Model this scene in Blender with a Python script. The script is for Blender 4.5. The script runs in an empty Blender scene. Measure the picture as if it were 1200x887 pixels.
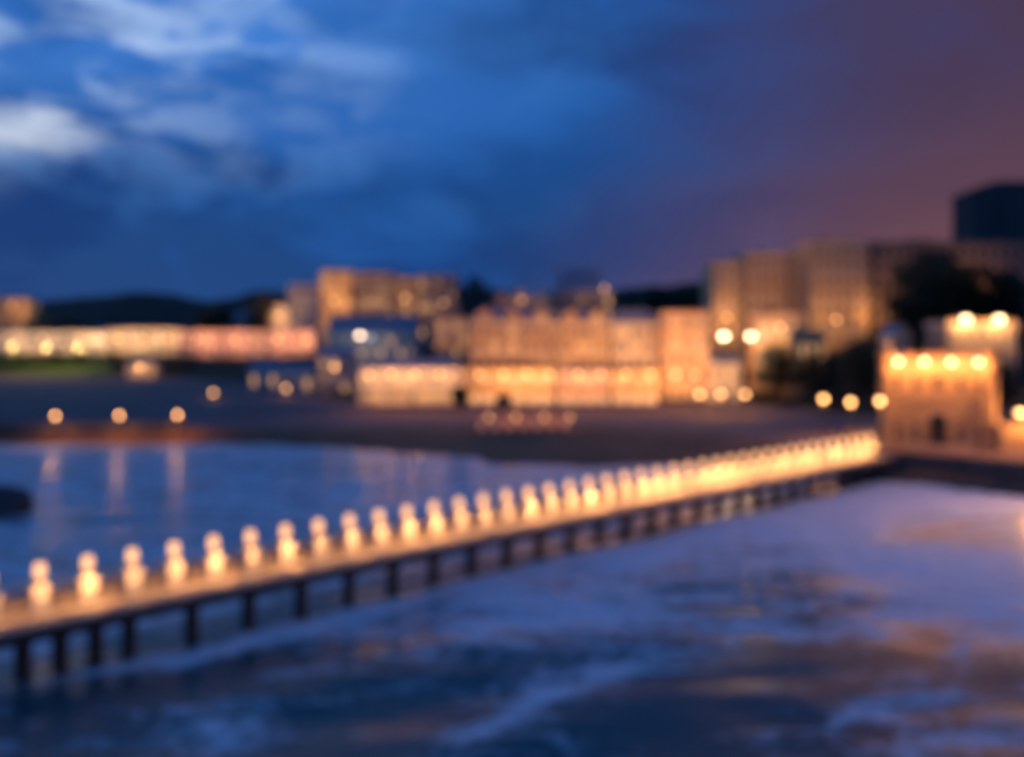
import bpy, math, random
from mathutils import Vector, Matrix, noise
R = math.radians
random.seed(7)
scene = bpy.context.scene
col = scene.collection
H = 22.0            # eye height above the sea
F = 1000.0          # focal length in photograph pixels (1200 wide)
DEFOCUS = True      # the photograph was taken out of focus

def at(px, Y, z=0.0):
    return Vector(((px - 600) / F * Y, Y, z))
def zat(py, Y):
    return H + (400 - py) / F * Y

# ------------------------------------------------------------------ materials
MATS = {}
def newmat(name):
    m = bpy.data.materials.new(name); m.use_nodes = True
    nt = m.node_tree
    return m, nt, nt.nodes['Principled BSDF']
def surf(name, c, rough=0.8, var=0.25, scale=0.6, bump=0.3, bscale=6.0, metallic=0.0, stretch=(1, 1, 1), c2=None):
    if name in MATS: return MATS[name]
    m, nt, b = newmat(name)
    N, L = nt.nodes, nt.links
    tc = N.new('ShaderNodeTexCoord'); mp = N.new('ShaderNodeMapping'); mp.inputs['Scale'].default_value = stretch
    L.new(tc.outputs['Object'], mp.inputs[0])
    n1 = N.new('ShaderNodeTexNoise'); n1.inputs['Scale'].default_value = scale; n1.inputs['Detail'].default_value = 6
    n1.inputs['Roughness'].default_value = .65
    L.new(mp.outputs[0], n1.inputs['Vector'])
    cr = N.new('ShaderNodeValToRGB'); e = cr.color_ramp.elements
    e[0].position = .3; e[1].position = .7
    d = c2 if c2 else tuple(x * (1 - var) for x in c)
    e[0].color = (*d, 1); e[1].color = (*[min(1, x * (1 + var * .5)) for x in c], 1)
    L.new(n1.outputs['Fac'], cr.inputs[0]); L.new(cr.outputs[0], b.inputs['Base Color'])
    n2 = N.new('ShaderNodeTexNoise'); n2.inputs['Scale'].default_value = bscale; n2.inputs['Detail'].default_value = 5
    L.new(mp.outputs[0], n2.inputs['Vector'])
    bp = N.new('ShaderNodeBump'); bp.inputs['Strength'].default_value = bump; bp.inputs['Distance'].default_value = .05
    L.new(n2.outputs['Fac'], bp.inputs['Height']); L.new(bp.outputs[0], b.inputs['Normal'])
    b.inputs['Roughness'].default_value = rough; b.inputs['Metallic'].default_value = metallic
    if rough >= .9: b.inputs['Specular IOR Level'].default_value = .12
    MATS[name] = m
    return m
def emit(name, c, s):
    if name in MATS: return MATS[name]
    m, nt, b = newmat(name)
    b.inputs['Base Color'].default_value = (.6, .55, .45, 1)
    b.inputs['Emission Color'].default_value = (*c, 1); b.inputs['Emission Strength'].default_value = s
    b.inputs['Roughness'].default_value = .3
    MATS[name] = m
    return m
def glass(name='dark_glass', lit=None, s=0.0):
    if name in MATS: return MATS[name]
    m, nt, b = newmat(name)
    N, L = nt.nodes, nt.links
    b.inputs['Base Color'].default_value = (.03, .035, .045, 1)
    b.inputs['Roughness'].default_value = .12
    if lit:
        tc = N.new('ShaderNodeTexCoord'); n = N.new('ShaderNodeTexNoise'); n.inputs['Scale'].default_value = 1.3
        L.new(tc.outputs['Object'], n.inputs['Vector'])
        mr = N.new('ShaderNodeMapRange'); mr.inputs['From Min'].default_value = .3; mr.inputs['From Max'].default_value = .7
        mr.inputs['To Min'].default_value = s * .4; mr.inputs['To Max'].default_value = s * 1.4
        L.new(n.outputs['Fac'], mr.inputs['Value']); L.new(mr.outputs[0], b.inputs['Emission Strength'])
        b.inputs['Emission Color'].default_value = (*lit, 1)
    MATS[name] = m
    return m
def stone(name, c, mortar, bw=.9, bh=.4, rough=.85):
    if name in MATS: return MATS[name]
    m, nt, b = newmat(name)
    N, L = nt.nodes, nt.links
    tc = N.new('ShaderNodeTexCoord')
    sp = N.new('ShaderNodeSeparateXYZ'); L.new(tc.outputs['Object'], sp.inputs[0])
    ad = N.new('ShaderNodeMath'); ad.operation = 'ADD'; L.new(sp.outputs['X'], ad.inputs[0]); L.new(sp.outputs['Y'], ad.inputs[1])
    cb = N.new('ShaderNodeCombineXYZ'); L.new(ad.outputs[0], cb.inputs['X']); L.new(sp.outputs['Z'], cb.inputs['Y'])
    bt = N.new('ShaderNodeTexBrick'); bt.inputs['Scale'].default_value = 1
    bt.inputs['Brick Width'].default_value = bw; bt.inputs['Row Height'].default_value = bh; bt.inputs['Mortar Size'].default_value = .02
    bt.inputs['Color1'].default_value = (*c, 1); bt.inputs['Color2'].default_value = (*[x * .72 for x in c], 1)
    bt.inputs['Mortar'].default_value = (*mortar, 1)
    L.new(cb.outputs[0], bt.inputs['Vector'])
    n = N.new('ShaderNodeTexNoise'); n.inputs['Scale'].default_value = .35; n.inputs['Detail'].default_value = 6
    L.new(tc.outputs['Object'], n.inputs['Vector'])
    mr = N.new('ShaderNodeMapRange'); mr.inputs['From Min'].default_value = .3; mr.inputs['From Max'].default_value = .7
    mr.inputs['To Min'].default_value = .65; mr.inputs['To Max'].default_value = 1.1
    L.new(n.outputs['Fac'], mr.inputs['Value'])
    mx = N.new('ShaderNodeMix'); mx.data_type = 'RGBA'; mx.blend_type = 'MULTIPLY'; mx.inputs['Factor'].default_value = 1
    L.new(bt.outputs['Color'], mx.inputs['A']); L.new(mr.outputs[0], mx.inputs['B'])
    L.new(mx.outputs['Result'], b.inputs['Base Color'])
    bp = N.new('ShaderNodeBump'); bp.inputs['Strength'].default_value = .5; bp.inputs['Distance'].default_value = .03
    L.new(bt.outputs['Fac'], bp.inputs['Height']); bp.invert = True; L.new(bp.outputs[0], b.inputs['Normal'])
    b.inputs['Roughness'].default_value = rough
    MATS[name] = m
    return m

cream = surf('cream_render', (.55, .45, .32), .85, .2, .15)
pale = surf('pale_render', (.62, .56, .47), .85, .2, .15)
ochre = surf('ochre_render', (.5, .32, .13), .85, .2, .15)
pinkr = surf('pink_render', (.5, .33, .27), .85, .2, .15)
greyr = surf('grey_render', (.36, .36, .36), .85, .2, .15)
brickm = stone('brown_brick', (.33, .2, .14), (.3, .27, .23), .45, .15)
sandst = stone('sandstone', (.48, .3, .16), (.3, .21, .13), .9, .4)
quaym = stone('quay_stone', (.12, .09, .075), (.06, .05, .045), 1.2, .5)
slate = surf('slate', (.17, .18, .22), .55, .3, 1.2, .6, 4, stretch=(1, 1, 3))
tile = surf('clay_tile', (.2, .1, .07), .8, .3, 1.2, .6, 4)
white_p = surf('white_paint', (.72, .7, .66), .6, .12, .6)
darkmet = surf('dark_iron', (.03, .03, .035), .5, .3, 3, metallic=.5)
timber = surf('dark_timber', (.045, .035, .03), .75, .4, 1.5, .6, 8, stretch=(3, 3, .5))
leadm = surf('flat_roof_felt', (.09, .09, .1), .8, .3, .4)
g_dark = glass()
g_lit = glass('lit_glass', (1, .5, .18), .9)
g_dim = glass('dim_lit_glass', (1, .48, .16), .35)
bulb = emit('lamp_glow', (1, .47, .17), 6.5)
bulbp = emit('pier_lamp_glow', (1, .47, .16), 1.9)
bulbw = emit('lamp_glow_white', (1, .66, .38), 9)
shopg = emit('shop_glow', (1, .45, .16), 1.0)
awnm = surf('awning_canvas', (.45, .3, .2), .9, .2, 2)

# ------------------------------------------------------------------ mesh tools
class MB:
    def __init__(s): s.v = []; s.f = []; s.m = []
    def add(s, vs, fs, mi=0):
        b = len(s.v); s.v += [tuple(v) for v in vs]
        s.f += [tuple(b + i for i in f) for f in fs]; s.m += [mi] * len(fs)
        return s
    def box(s, x0, y0, z0, x1, y1, z1, mi=0):
        return s.add([(x0, y0, z0), (x1, y0, z0), (x1, y1, z0), (x0, y1, z0), (x0, y0, z1), (x1, y0, z1), (x1, y1, z1), (x0, y1, z1)],
              [(0, 3, 2, 1), (4, 5, 6, 7), (0, 1, 5, 4), (1, 2, 6, 5), (2, 3, 7, 6), (3, 0, 4, 7)], mi)
    def lathe(s, prof, n=12, c=(0, 0, 0), mi=0):
        vs = []; fs = []
        for (r, z) in prof:
            for k in range(n):
                a = 2 * math.pi * k / n
                vs.append((c[0] + r * math.cos(a), c[1] + r * math.sin(a), c[2] + z))
        for i in range(len(prof) - 1):
            for k in range(n):
                k2 = (k + 1) % n
                fs.append((i * n + k, i * n + k2, (i + 1) * n + k2, (i + 1) * n + k))
        fs.append(tuple(range(n))[::-1]); fs.append(tuple((len(prof) - 1) * n + k for k in range(n)))
        return s.add(vs, fs, mi)
    def tube(s, a, b, r0, r1=None, n=8, mi=0):
        a, b = Vector(a), Vector(b); r1 = r0 if r1 is None else r1
        d = (b - a).normalized(); q = d.to_track_quat('Z', 'Y')
        vs = []
        for p, r in ((a, r0), (b, r1)):
            for k in range(n):
                t = 2 * math.pi * k / n
                vs.append(p + q @ Vector((r * math.cos(t), r * math.sin(t), 0)))
        fs = [(k, (k + 1) % n, n + (k + 1) % n, n + k) for k in range(n)] + [tuple(range(n))[::-1], tuple(range(n, 2 * n))]
        return s.add(vs, fs, mi)
    def prism(s, pts, y0, y1, mi=0):            # polygon in x,z extruded along y
        n = len(pts)
        vs = [(x, y0, z) for x, z in pts] + [(x, y1, z) for x, z in pts]
        fs = [tuple(range(n)), tuple(range(n, 2 * n))[::-1]] + [(i, n + i, n + (i + 1) % n, (i + 1) % n) for i in range(n)]
        return s.add(vs, fs, mi)
    def build(s, name, mats, parent=None, loc=None, smooth=False):
        me = bpy.data.meshes.new(name); me.from_pydata(s.v, [], s.f)
        if not isinstance(mats, (list, tuple)): mats = [mats]
        for m in mats: me.materials.append(m)
        me.polygons.foreach_set('material_index', s.m)
        if smooth: me.polygons.foreach_set('use_smooth', [True] * len(s.f))
        me.update()
        o = bpy.data.objects.new(name, me); col.objects.link(o)
        if parent: o.parent = parent
        if loc: o.location = loc
        return o
def tag(o, label=None, cat=None, group=None, kind=None):
    if label: o['label'] = label
    if cat: o['category'] = cat
    if group: o['group'] = group
    if kind: o['kind'] = kind
    return o
def empty(name, loc, rz=0, label=None, cat=None, group=None):
    o = bpy.data.objects.new(name, None); col.objects.link(o)
    o.location = loc; o.rotation_euler = (0, 0, rz); o.empty_display_size = .5
    return tag(o, label, cat, group)
def kids(o): return [c for c in bpy.data.objects if c.parent == o]
def copy_tree(o, parent=None, tree=None):
    c = o.copy(); col.objects.link(c)
    c.parent = parent
    for ch in kids(o): copy_tree(ch, c)
    return c
def light(parent, loc, power, color=(1, .5, .2), radius=.2, spot=None):
    l = bpy.data.lights.new('bulb', 'SPOT' if spot else 'POINT'); l.energy = power; l.color = color; l.shadow_soft_size = radius
    o = bpy.data.objects.new('bulb', l); col.objects.link(o); o.parent = parent; o.location = loc
    if spot:
        l.spot_size = spot[1]; l.spot_blend = .6
        o.rotation_euler = spot[0]
    return o
ONES = ['first', 'second', 'third', 'fourth', 'fifth', 'sixth', 'seventh', 'eighth', 'ninth', 'tenth', 'eleventh', 'twelfth', 'thirteenth',
        'fourteenth', 'fifteenth', 'sixteenth', 'seventeenth', 'eighteenth', 'nineteenth']
def ordinal(n):
    if n < 20: return ONES[n - 1]
    t = {2: 'twent', 3: 'thirt', 4: 'fort', 5: 'fift'}[n // 10]
    return t + 'ieth' if n % 10 == 0 else t + 'y-' + ONES[n % 10 - 1]

# ------------------------------------------------------------------ terrain
COLS = [-900, -500, 0, 200, 330, 400, 480, 560, 640, 700, 800, 870, 900, 960, 1000, 1060, 1130, 1200, 1400, 1800]
T = {   # rows: shoreline, beach top, promenade front, promenade back, town, upper, plateau, far
 -900: [(186, -.3), (188, 3.4), (215, 4.6), (420, 5.5), (450, 15), (520, 16), (700, 20), (1300, 20)],
 -500: [(186, -.3), (188, 3.4), (215, 4.6), (420, 5.5), (450, 15), (520, 16), (700, 20), (1300, 20)],
 0:    [(184, -.3), (186, 3.4), (215, 4.6), (420, 5.5), (450, 15), (520, 16), (700, 20), (1300, 20)],
 200:  [(183, -.3), (187, 3.0), (215, 4.6), (400, 5.5), (445, 15), (520, 16), (700, 20), (1300, 20)],
 330:  [(179, -.3), (189, 2.6), (225, 4.5), (300, 5.2), (350, 8), (420, 13), (700, 22), (1300, 22)],
 400:  [(175, -.3), (192, 2.4), (232, 4.4), (255, 4.6), (300, 7), (370, 12), (460, 20), (1300, 24)],
 480:  [(165, -.3), (192, 2.6), (234, 4.4), (242, 4.6), (300, 8), (350, 14), (440, 24), (1300, 26)],
 560:  [(153, -.3), (190, 2.6), (232, 4.4), (242, 4.6), (290, 8), (330, 20), (440, 26), (1300, 28)],
 640:  [(148, -.3), (189, 3.0), (230, 4.4), (242, 4.6), (290, 8), (340, 18), (440, 26), (1300, 28)],
 700:  [(147, -.3), (188, 3.1), (230, 4.4), (242, 4.6), (290, 8), (340, 18), (440, 28), (1300, 30)],
 800:  [(146, -.3), (176, 3.3), (222, 4.4), (240, 4.6), (280, 10), (340, 20), (440, 34), (1300, 34)],
 870:  [(143, -.3), (166, 3.4), (205, 4.3), (250, 5.0), (258, 12), (330, 24), (440, 38), (1300, 40)],
 900:  [(142, -.3), (160, 3.4), (185, 4.2), (240, 5.0), (250, 13), (330, 26), (440, 40), (1300, 40)],
 960:  [(139, -.3), (146, 3.5), (170, 4.4), (205, 5.5), (235, 13), (300, 32), (380, 46), (1300, 46)],
 1000: [(138, -.3), (140, 3.5), (165, 4.4), (190, 5.5), (225, 13), (290, 34), (360, 48), (1300, 48)],
 1060: [(136, -.3), (138, 3.5), (165, 4.6), (176, 7.0), (212, 16), (280, 36), (340, 48), (1300, 48)],
 1130: [(130, -.3), (132, 3.5), (165, 4.8), (176, 8.0), (206, 18), (280, 38), (330, 50), (1300, 50)],
 1200: [(124, -.3), (126, 3.5), (165, 5.0), (176, 8.0), (204, 19), (280, 38), (330, 50), (1300, 50)],
 1400: [(112, -.3), (114, 3.5), (160, 5.0), (176, 8.0), (204, 20), (280, 38), (330, 50), (1300, 50)],
 1800: [(92, -.3), (94, 3.5), (150, 5.0), (176, 8.0), (204, 20), (280, 38), (330, 50), (1300, 50)],
}
def row(px, r):
    for a, b in zip(COLS[:-1], COLS[1:]):
        if a <= px <= b:
            t = (px - a) / (b - a)
            A, B = T[a][r], T[b][r]
            return (A[0] * (1 - t) + B[0] * t, A[1] * (1 - t) + B[1] * t)
    return T[COLS[-1]][r] if px > 0 else T[COLS[0]][r]
def ground(px, Y):
    for r in range(7):
        a, b = row(px, r), row(px, r + 1)
        if a[0] <= Y <= b[0]:
            t = (Y - a[0]) / (b[0] - a[0]); return a[1] * (1 - t) + b[1] * t
    return 3.5
def band(name, r0, r1, nsub, mat, rough_amp=.0, skirt=False):
    mb = MB(); pxs = [-900 + 15 * i for i in range(181)]
    rows_ = []
    for r in range(r0, r1):
        for k in range(nsub + (1 if r == r1 - 1 else 0)): rows_.append((r, k / nsub))
    grid = []
    for (r, t) in rows_:
        line = []
        for px in pxs:
            a, b = row(px, r), row(px, r + 1)
            Y = a[0] * (1 - t) + b[0] * t; z = a[1] * (1 - t) + b[1] * t
            p = at(px, Y, z)
            if rough_amp and not (r == r0 and t == 0) and not (r == r1 - 1 and t >= 1):
                p.z += noise.noise(Vector((p.x * .12, p.y * .12, 3))) * rough_amp
            line.append(p)
        grid.append(line)
    if skirt: grid.insert(0, [Vector((p.x, p.y - 1.5, -3)) for p in grid[0]])
    n = len(pxs); vs = [p for l in grid for p in l]
    fs = [(i * n + j, i * n + j + 1, (i + 1) * n + j + 1, (i + 1) * n + j) for i in range(len(grid) - 1) for j in range(n - 1)]
    mb.add(vs, fs)
    return tag(mb.build(name, mat, smooth=True), kind='structure')
sand = surf('wet_sand', (.22, .1, .055), .92, .35, .08, .4, 1.0)
pave = surf('paving', (.17, .11, .1), .92, .3, .1, .3, 2.0)
grassm = surf('hill_scrub', (.045, .04, .022), .95, .5, .12, .8, 1.0)
band('beach', 0, 1, 6, sand, .25, True)
band('promenade_ground', 1, 3, 4, pave)
band('terrain', 3, 7, 4, grassm, 1.2)

# lawn slope on the left
mb = MB()
vs = []; nn = 24
for i in range(nn + 1):
    px = -60 + i * 190 / nn
    a, b = row(px, 3), row(px, 4)
    vs += [at(px, a[0] + 1.0, a[1] + .75), at(px, b[0] - 1, b[1] + .35)]
mb.add(vs, [(2 * i, 2 * i + 2, 2 * i + 3, 2 * i + 1) for i in range(nn)])
tag(mb.build('lawn', surf('lawn_grass', (.045, .08, .025), .9, .4, .3, .8, 3)), kind='structure')

# far hills
ridge = [(-900, 330), (-300, 345), (-100, 352), (0, 353), (60, 352), (100, 348), (150, 343), (200, 344), (240, 353), (270, 350), (300, 340), (340, 344),
         (420, 340), (540, 335), (620, 345), (700, 342), (740, 337), (790, 334), (835, 328), (900, 322), (1000, 318), (1300, 312), (1900, 300)]
def ry(px):
    for a, b in zip(ridge[:-1], ridge[1:]):
        if a[0] <= px <= b[0]:
            t = (px - a[0]) / (b[0] - a[0]); return a[1] * (1 - t) + b[1] * t
    return 330
mb = MB(); vs = []; pxs = list(range(-900, 1900, 10)); prof = [(0, 850), (.35, 950), (.75, 1080), (1, 1200), (.8, 1350), (.2, 1800), (0, 2300)]
for (k, Y) in prof:
    for px in pxs:
        top = zat(ry(px), 1200)
        base = 12
        p = at(px, Y, base + (top - base) * k)
        if 0 < k: p.z += noise.noise(Vector((p.x * .02, p.y * .02, 1))) * 3 + noise.noise(Vector((p.x * .08, p.y * .08, 1))) * 2.5
        vs.append(p)
n = len(pxs)
mb.add(vs, [(i * n + j, i * n + j + 1, (i + 1) * n + j + 1, (i + 1) * n + j) for i in range(len(prof) - 1) for j in range(n - 1)])
tag(mb.build('hills', surf('wooded_hill', (.038, .03, .022), .95, .5, .02, 1, .2)), kind='structure')

# ------------------------------------------------------------------ sea
BL = [  # foam drifts: px, py on the water, radii, tilt, amount (turned into places on the sea)
 (1130, 690, 130, 40, 4, .4), (1000, 660, 80, 26, 6, .25), (930, 600, 130, 22, -8, .3), (1030, 660, 130, 34, 4, .12), (600, 735, 150, 32, -8, .42), (470, 720, 110, 22, -12, .35), (720, 700, 170, 42, 0, .38), (820, 640, 160, 30, -6, .35), (1000, 620, 170, 40, 0, .38),
 (1150, 640, 120, 50, 6, .34), (1120, 585, 160, 16, 4, .5), (1180, 700, 70, 25, 10, .45), (760, 775, 120, 16, -10, .35), (640, 815, 90, 12, -22, .5),
 (560, 860, 60, 12, -28, .45), (240, 860, 90, 28, -6, .42), (150, 735, 80, 12, -16, .1), (1080, 800, 60, 16, 10, .32), (1150, 860, 110, 26, 5, .5), (1010, 830, 60, 14, -4, .35),
 (900, 860, 60, 14, 0, .22), (700, 870, 40, 10, 0, .2), (330, 790, 50, 9, -18, .2), (950, 740, 90, 10, 4, .2), (1120, 770, 40, 14, 0, .3),
 (430, 770, 40, 9, -10, .2), (60, 870, 60, 12, -4, .12),
 (1090, 735, 130, 15, 2, .4), (1100, 625, 60, 14, 8, -.3), (1165, 685, 60, 12, 8, -.25), (960, 600, 40, 9, -5, -.2), (430, 830, 110, 38, -5, -.25), (800, 850, 130, 26, -3, -.35), (1040, 775, 120, 16, 5, -.3), (240, 800, 110, 16, -14, -.3), (100, 820, 120, 14, -8, -.2),  # first entries place foam and gaps to steer the castle's reflection
]
FL = [(-40, 800), (60, 785), (150, 770), (235, 757), (330, 730), (460, 690), (560, 664), (640, 646), (740, 637), (850, 612), (930, 588), (1010, 570), (1100, 566), (1250, 580)]
def foam(x, y):
    if y < 5: return .1
    px = 600 + F * x / y; py = 400 + F * H / y
    v = 0.16
    near_line = 82.2 + .889 * x       # the pier's seaward edge
    if y > near_line + .3 and y < near_line + 8: return .12  # foam held low under the pier to darken the water like shade
    if y > near_line + 3: return .6 + .05 * noise.noise(Vector((x * .05, y * .05, 0)))
    for (cx, cy, rx, ryy, a, amp) in BL:
        dx, dy = px - cx, py - cy
        c, s = math.cos(R(a)), math.sin(R(a))
        u, w = (dx * c + dy * s) / rx, (-dx * s + dy * c) / ryy
        q = u * u + w * w
        if q < 8: v += amp * math.exp(-q * .8)
    for a, b in zip(FL[:-1], FL[1:]):
        if a[0] <= px <= b[0]:
            t = (px - a[0]) / (b[0] - a[0]); yy = a[1] * (1 - t) + b[1] * t
            k = min(1.15, max(.4, (px + 200) / 560)); w = 10 if px < 800 else 8
            yy += 9 + 3 * math.sin(px * .035) + 2 * math.sin(px * .09 + 1)
            v += 1.25 * k * math.exp(-((py - yy) / w) ** 2)
            if py < yy - 6: v -= .12 * (1 if px < 560 else .4)
    return v
def waterz(x, y):
    a = .34 * noise.noise(Vector((x * .05 + y * .02, y * .12 - x * .05, 0))) + .16 * noise.noise(Vector((x * .2, y * .33, 5)))
    return a * (1 if y > 25 else .5)
mb = MB(); xs = [-190 + 1.2 * i for i in range(280)]; ys = [22 + .9 * i * (1 + i * .0012) for i in range(170)]
vs = []; fo = []
for y in ys:
    for x in xs:
        vs.append((x, y, waterz(x, y))); fo.append(foam(x, y))
nx, ny = len(xs), len(ys)
mb.add(vs, [(j * nx + i, j * nx + i + 1, (j + 1) * nx + i + 1, (j + 1) * nx + i) for j in range(ny - 1) for i in range(nx - 1)])
# outer sheet to the horizon, butting on the inner one
x0, x1, y0, y1 = xs[0], xs[-1], ys[0], ys[-1]; B = 9000
ring_in = [(x0, y0), (x1, y0), (x1, y1), (x0, y1)]
base = len(mb.v)
ov = [(-B, -B, -.0), (B, -B, 0), (B, B, 0), (-B, B, 0)] + [(x, y, 0) for x, y in ring_in]
mb.add(ov, [(0, 1, 5, 4), (1, 2, 6, 5), (2, 3, 7, 6), (3, 0, 4, 7)])
fo += [.3] * 4 + [.3] * 4
# bring the rim of the inner grid to level 0 so that both meet
for j in range(ny):
    for i in range(nx):
        if i in (0, nx - 1) or j in (0, ny - 1):
            v = mb.v[j * nx + i]; mb.v[j * nx + i] = (v[0], v[1], 0)
m, nt, b = newmat('sea_water'); N, L = nt.nodes, nt.links
b.inputs['Base Color'].default_value = (.012, .055, .06, 1); b.inputs['Roughness'].default_value = .31; b.inputs['IOR'].default_value = 1.34
tc = N.new('ShaderNodeTexCoord')
mp = N.new('ShaderNodeMapping'); mp.inputs['Rotation'].default_value = (0, 0, R(-38)); mp.inputs['Scale'].default_value = (.35, 1, 1)
L.new(tc.outputs['Object'], mp.inputs[0])
n1 = N.new('ShaderNodeTexNoise'); n1.inputs['Scale'].default_value = .55; n1.inputs['Detail'].default_value = 7; n1.inputs['Distortion'].default_value = 1.2
L.new(mp.outputs[0], n1.inputs['Vector'])
bp = N.new('ShaderNodeBump'); bp.inputs['Strength'].default_value = .4; bp.inputs['Distance'].default_value = .25
L.new(n1.outputs['Fac'], bp.inputs['Height']); L.new(bp.outputs[0], b.inputs['Normal'])
bp2 = N.new('ShaderNodeBump'); bp2.inputs['Strength'].default_value = .9; bp2.inputs['Distance'].default_value = .9; L.new(n1.outputs['Fac'], bp2.inputs['Height'])
n2 = N.new('ShaderNodeTexNoise'); n2.inputs['Scale'].default_value = .22; n2.inputs['Detail'].default_value = 9; n2.inputs['Roughness'].default_value = .62; n2.inputs['Distortion'].default_value = 1.6
L.new(mp.outputs[0], n2.inputs['Vector'])
n3 = N.new('ShaderNodeTexNoise'); n3.inputs['Scale'].default_value = .42; n3.inputs['Detail'].default_value = 6; n3.inputs['Distortion'].default_value = 2
L.new(tc.outputs['Object'], n3.inputs['Vector'])
at_ = N.new('ShaderNodeAttribute'); at_.attribute_name = 'foam'
s1 = N.new('ShaderNodeMath'); s1.operation = 'MULTIPLY_ADD'; s1.inputs[1].default_value = 2.1; s1.inputs[2].default_value = -1.05
L.new(n2.outputs['Fac'], s1.inputs[0])
s3 = N.new('ShaderNodeMath'); s3.operation = 'MULTIPLY_ADD'; s3.inputs[1].default_value = 1.3; s3.inputs[2].default_value = -.65
L.new(n3.outputs['Fac'], s3.inputs[0])
s2 = N.new('ShaderNodeMath'); s2.operation = 'ADD'; L.new(s1.outputs[0], s2.inputs[0]); L.new(at_.outputs['Fac'], s2.inputs[1])
s4 = N.new('ShaderNodeMath'); s4.operation = 'ADD'; L.new(s2.outputs[0], s4.inputs[0]); L.new(s3.outputs[0], s4.inputs[1])
mr = N.new('ShaderNodeMapRange'); mr.interpolation_type = 'SMOOTHSTEP'; mr.inputs['From Min'].default_value = .1; mr.inputs['From Max'].default_value = .95
L.new(s4.outputs[0], mr.inputs['Value'])
df = N.new('ShaderNodeBsdfDiffuse'); df.inputs['Color'].default_value = (.55, .6, .62, 1); L.new(bp2.outputs[0], df.inputs['Normal'])
mix = N.new('ShaderNodeMixShader'); L.new(mr.outputs[0], mix.inputs[0]); L.new(b.outputs[0], mix.inputs[1]); L.new(df.outputs[0], mix.inputs[2])
L.new(mix.outputs[0], N['Material Output'].inputs['Surface'])
sea = mb.build('sea', m, smooth=True); tag(sea, kind='structure')
ca = sea.data.attributes.new('foam', 'FLOAT', 'POINT'); ca.data.foreach_set('value', fo)

# ------------------------------------------------------------------ pier
DIR = Vector((.747, .664, 0)).normalized(); NRM = Vector((-DIR.y, DIR.x, 0))
P0 = Vector((-44, 82.2 - .889 * 44, 0)); ang = math.atan2(DIR.y, DIR.x)
LEN = (Vector((65, 82.2 + .889 * 65, 0)) - P0).length; W = 4.2; ZD = 3.5
pier = empty('pier', P0, ang, 'long narrow timber pier on dark piles, its wet deck bright with lamplight', 'pier')
deckm = surf('wet_deck', (.27, .2, .14), .28, .3, .5, .4, 5, stretch=(6, .6, 1))
mb = MB()
nb = int(LEN / .9)
for i in range(nb): mb.box(i * LEN / nb, 0, ZD - .12, (i + 1) * LEN / nb - .02, W, ZD)
mb.build('deck', deckm, pier)
MB().box(0, -.05, ZD - .8, LEN, .25, ZD - .125).box(0, W - .25, ZD - .8, LEN, W + .05, ZD - .125).box(0, W / 2 - .15, ZD - .45, LEN, W / 2 + .15, ZD - .126).build('beam', timber, pier)
mb = MB().box(0, .02, ZD + .002, LEN, .22, ZD + .16)
mb.build('kerb', surf('painted_kerb', (.55, .47, .36), .5, .25, .6), pier)
mb = MB().box(0, W - .25, ZD + .002, LEN, W - .0, ZD + 1.2).box(0, W - .32, ZD + 1.202, LEN, W + .07, ZD + 1.31)
mb.build('parapet', surf('painted_parapet', (.4, .3, .2), .6, .3, .5), pier)
ba = MB()
for q in range(int(LEN / .3)): ba.box(q * .3, W - .17, ZD + 1.315, q * .3 + .09, W - .08, ZD + 1.95)
ba.box(0, W - .2, ZD + 1.952, LEN, W - .05, ZD + 2.04)
ba.build('balustrade', surf('cream_post_paint', (.6, .5, .36), .5, .15, 2), pier)
def rail_mb(l):
    r = MB()
    for z in (.55, 1.02): r.tube((0, .12, ZD + z), (l, .12, ZD + z), .022, n=6)
    k = max(1, round(l / 1.5))
    for i in range(k): r.tube((i * l / k, .12, ZD + .16), (i * l / k, .12, ZD + 1.02), .028, n=6)
    return r
rr = rail_mb(LEN); rr.build('railing', surf('painted_rail', (.4, .34, .27), .5, .2, 2), pier)
pl = MB().lathe([(.58, -3), (.5, ZD - 1.2), (.6, ZD - 1.2), (.6, ZD - .81)], 10, (0, 0, 0))
first = None; nbent = int(LEN / 4.4); off = None
bent0 = (Vector((-26.1, 82.2 - .889 * 26.1, 0)) - P0).dot(DIR) % 4.4
BS = [bent0 + i * 4.4 for i in range(nbent + 1)]
s160 = min(BS, key=lambda q: abs(q - (Vector((-26.1, 82.2 - .889 * 26.1, 0)) - P0).dot(DIR)))
BS = sorted(BS + [q - 2.2 for q in BS if q < s160 + 1])
BS = [q for q in BS if q > .5]
for i, s in enumerate(BS):
    if s > LEN - 3: break
    for yy in (1.1,):
        if first is None: o = first = pl.build('pile', timber, pier, smooth=False)
        else:
            o = first.copy(); col.objects.link(o); o.parent = pier
        o.location = (s, yy, 0); o.rotation_euler = (0, 0, i * .7)
    if i == 0: cbm = MB().box(-.2, .1, ZD - 1.18, .2, W - .1, ZD - .805).build('crossbeam', timber, pier, (s, 0, 0)); c0 = cbm
    else:
        c = c0.copy(); col.objects.link(c); c.parent = pier; c.location = (s, 0, 0)

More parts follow.
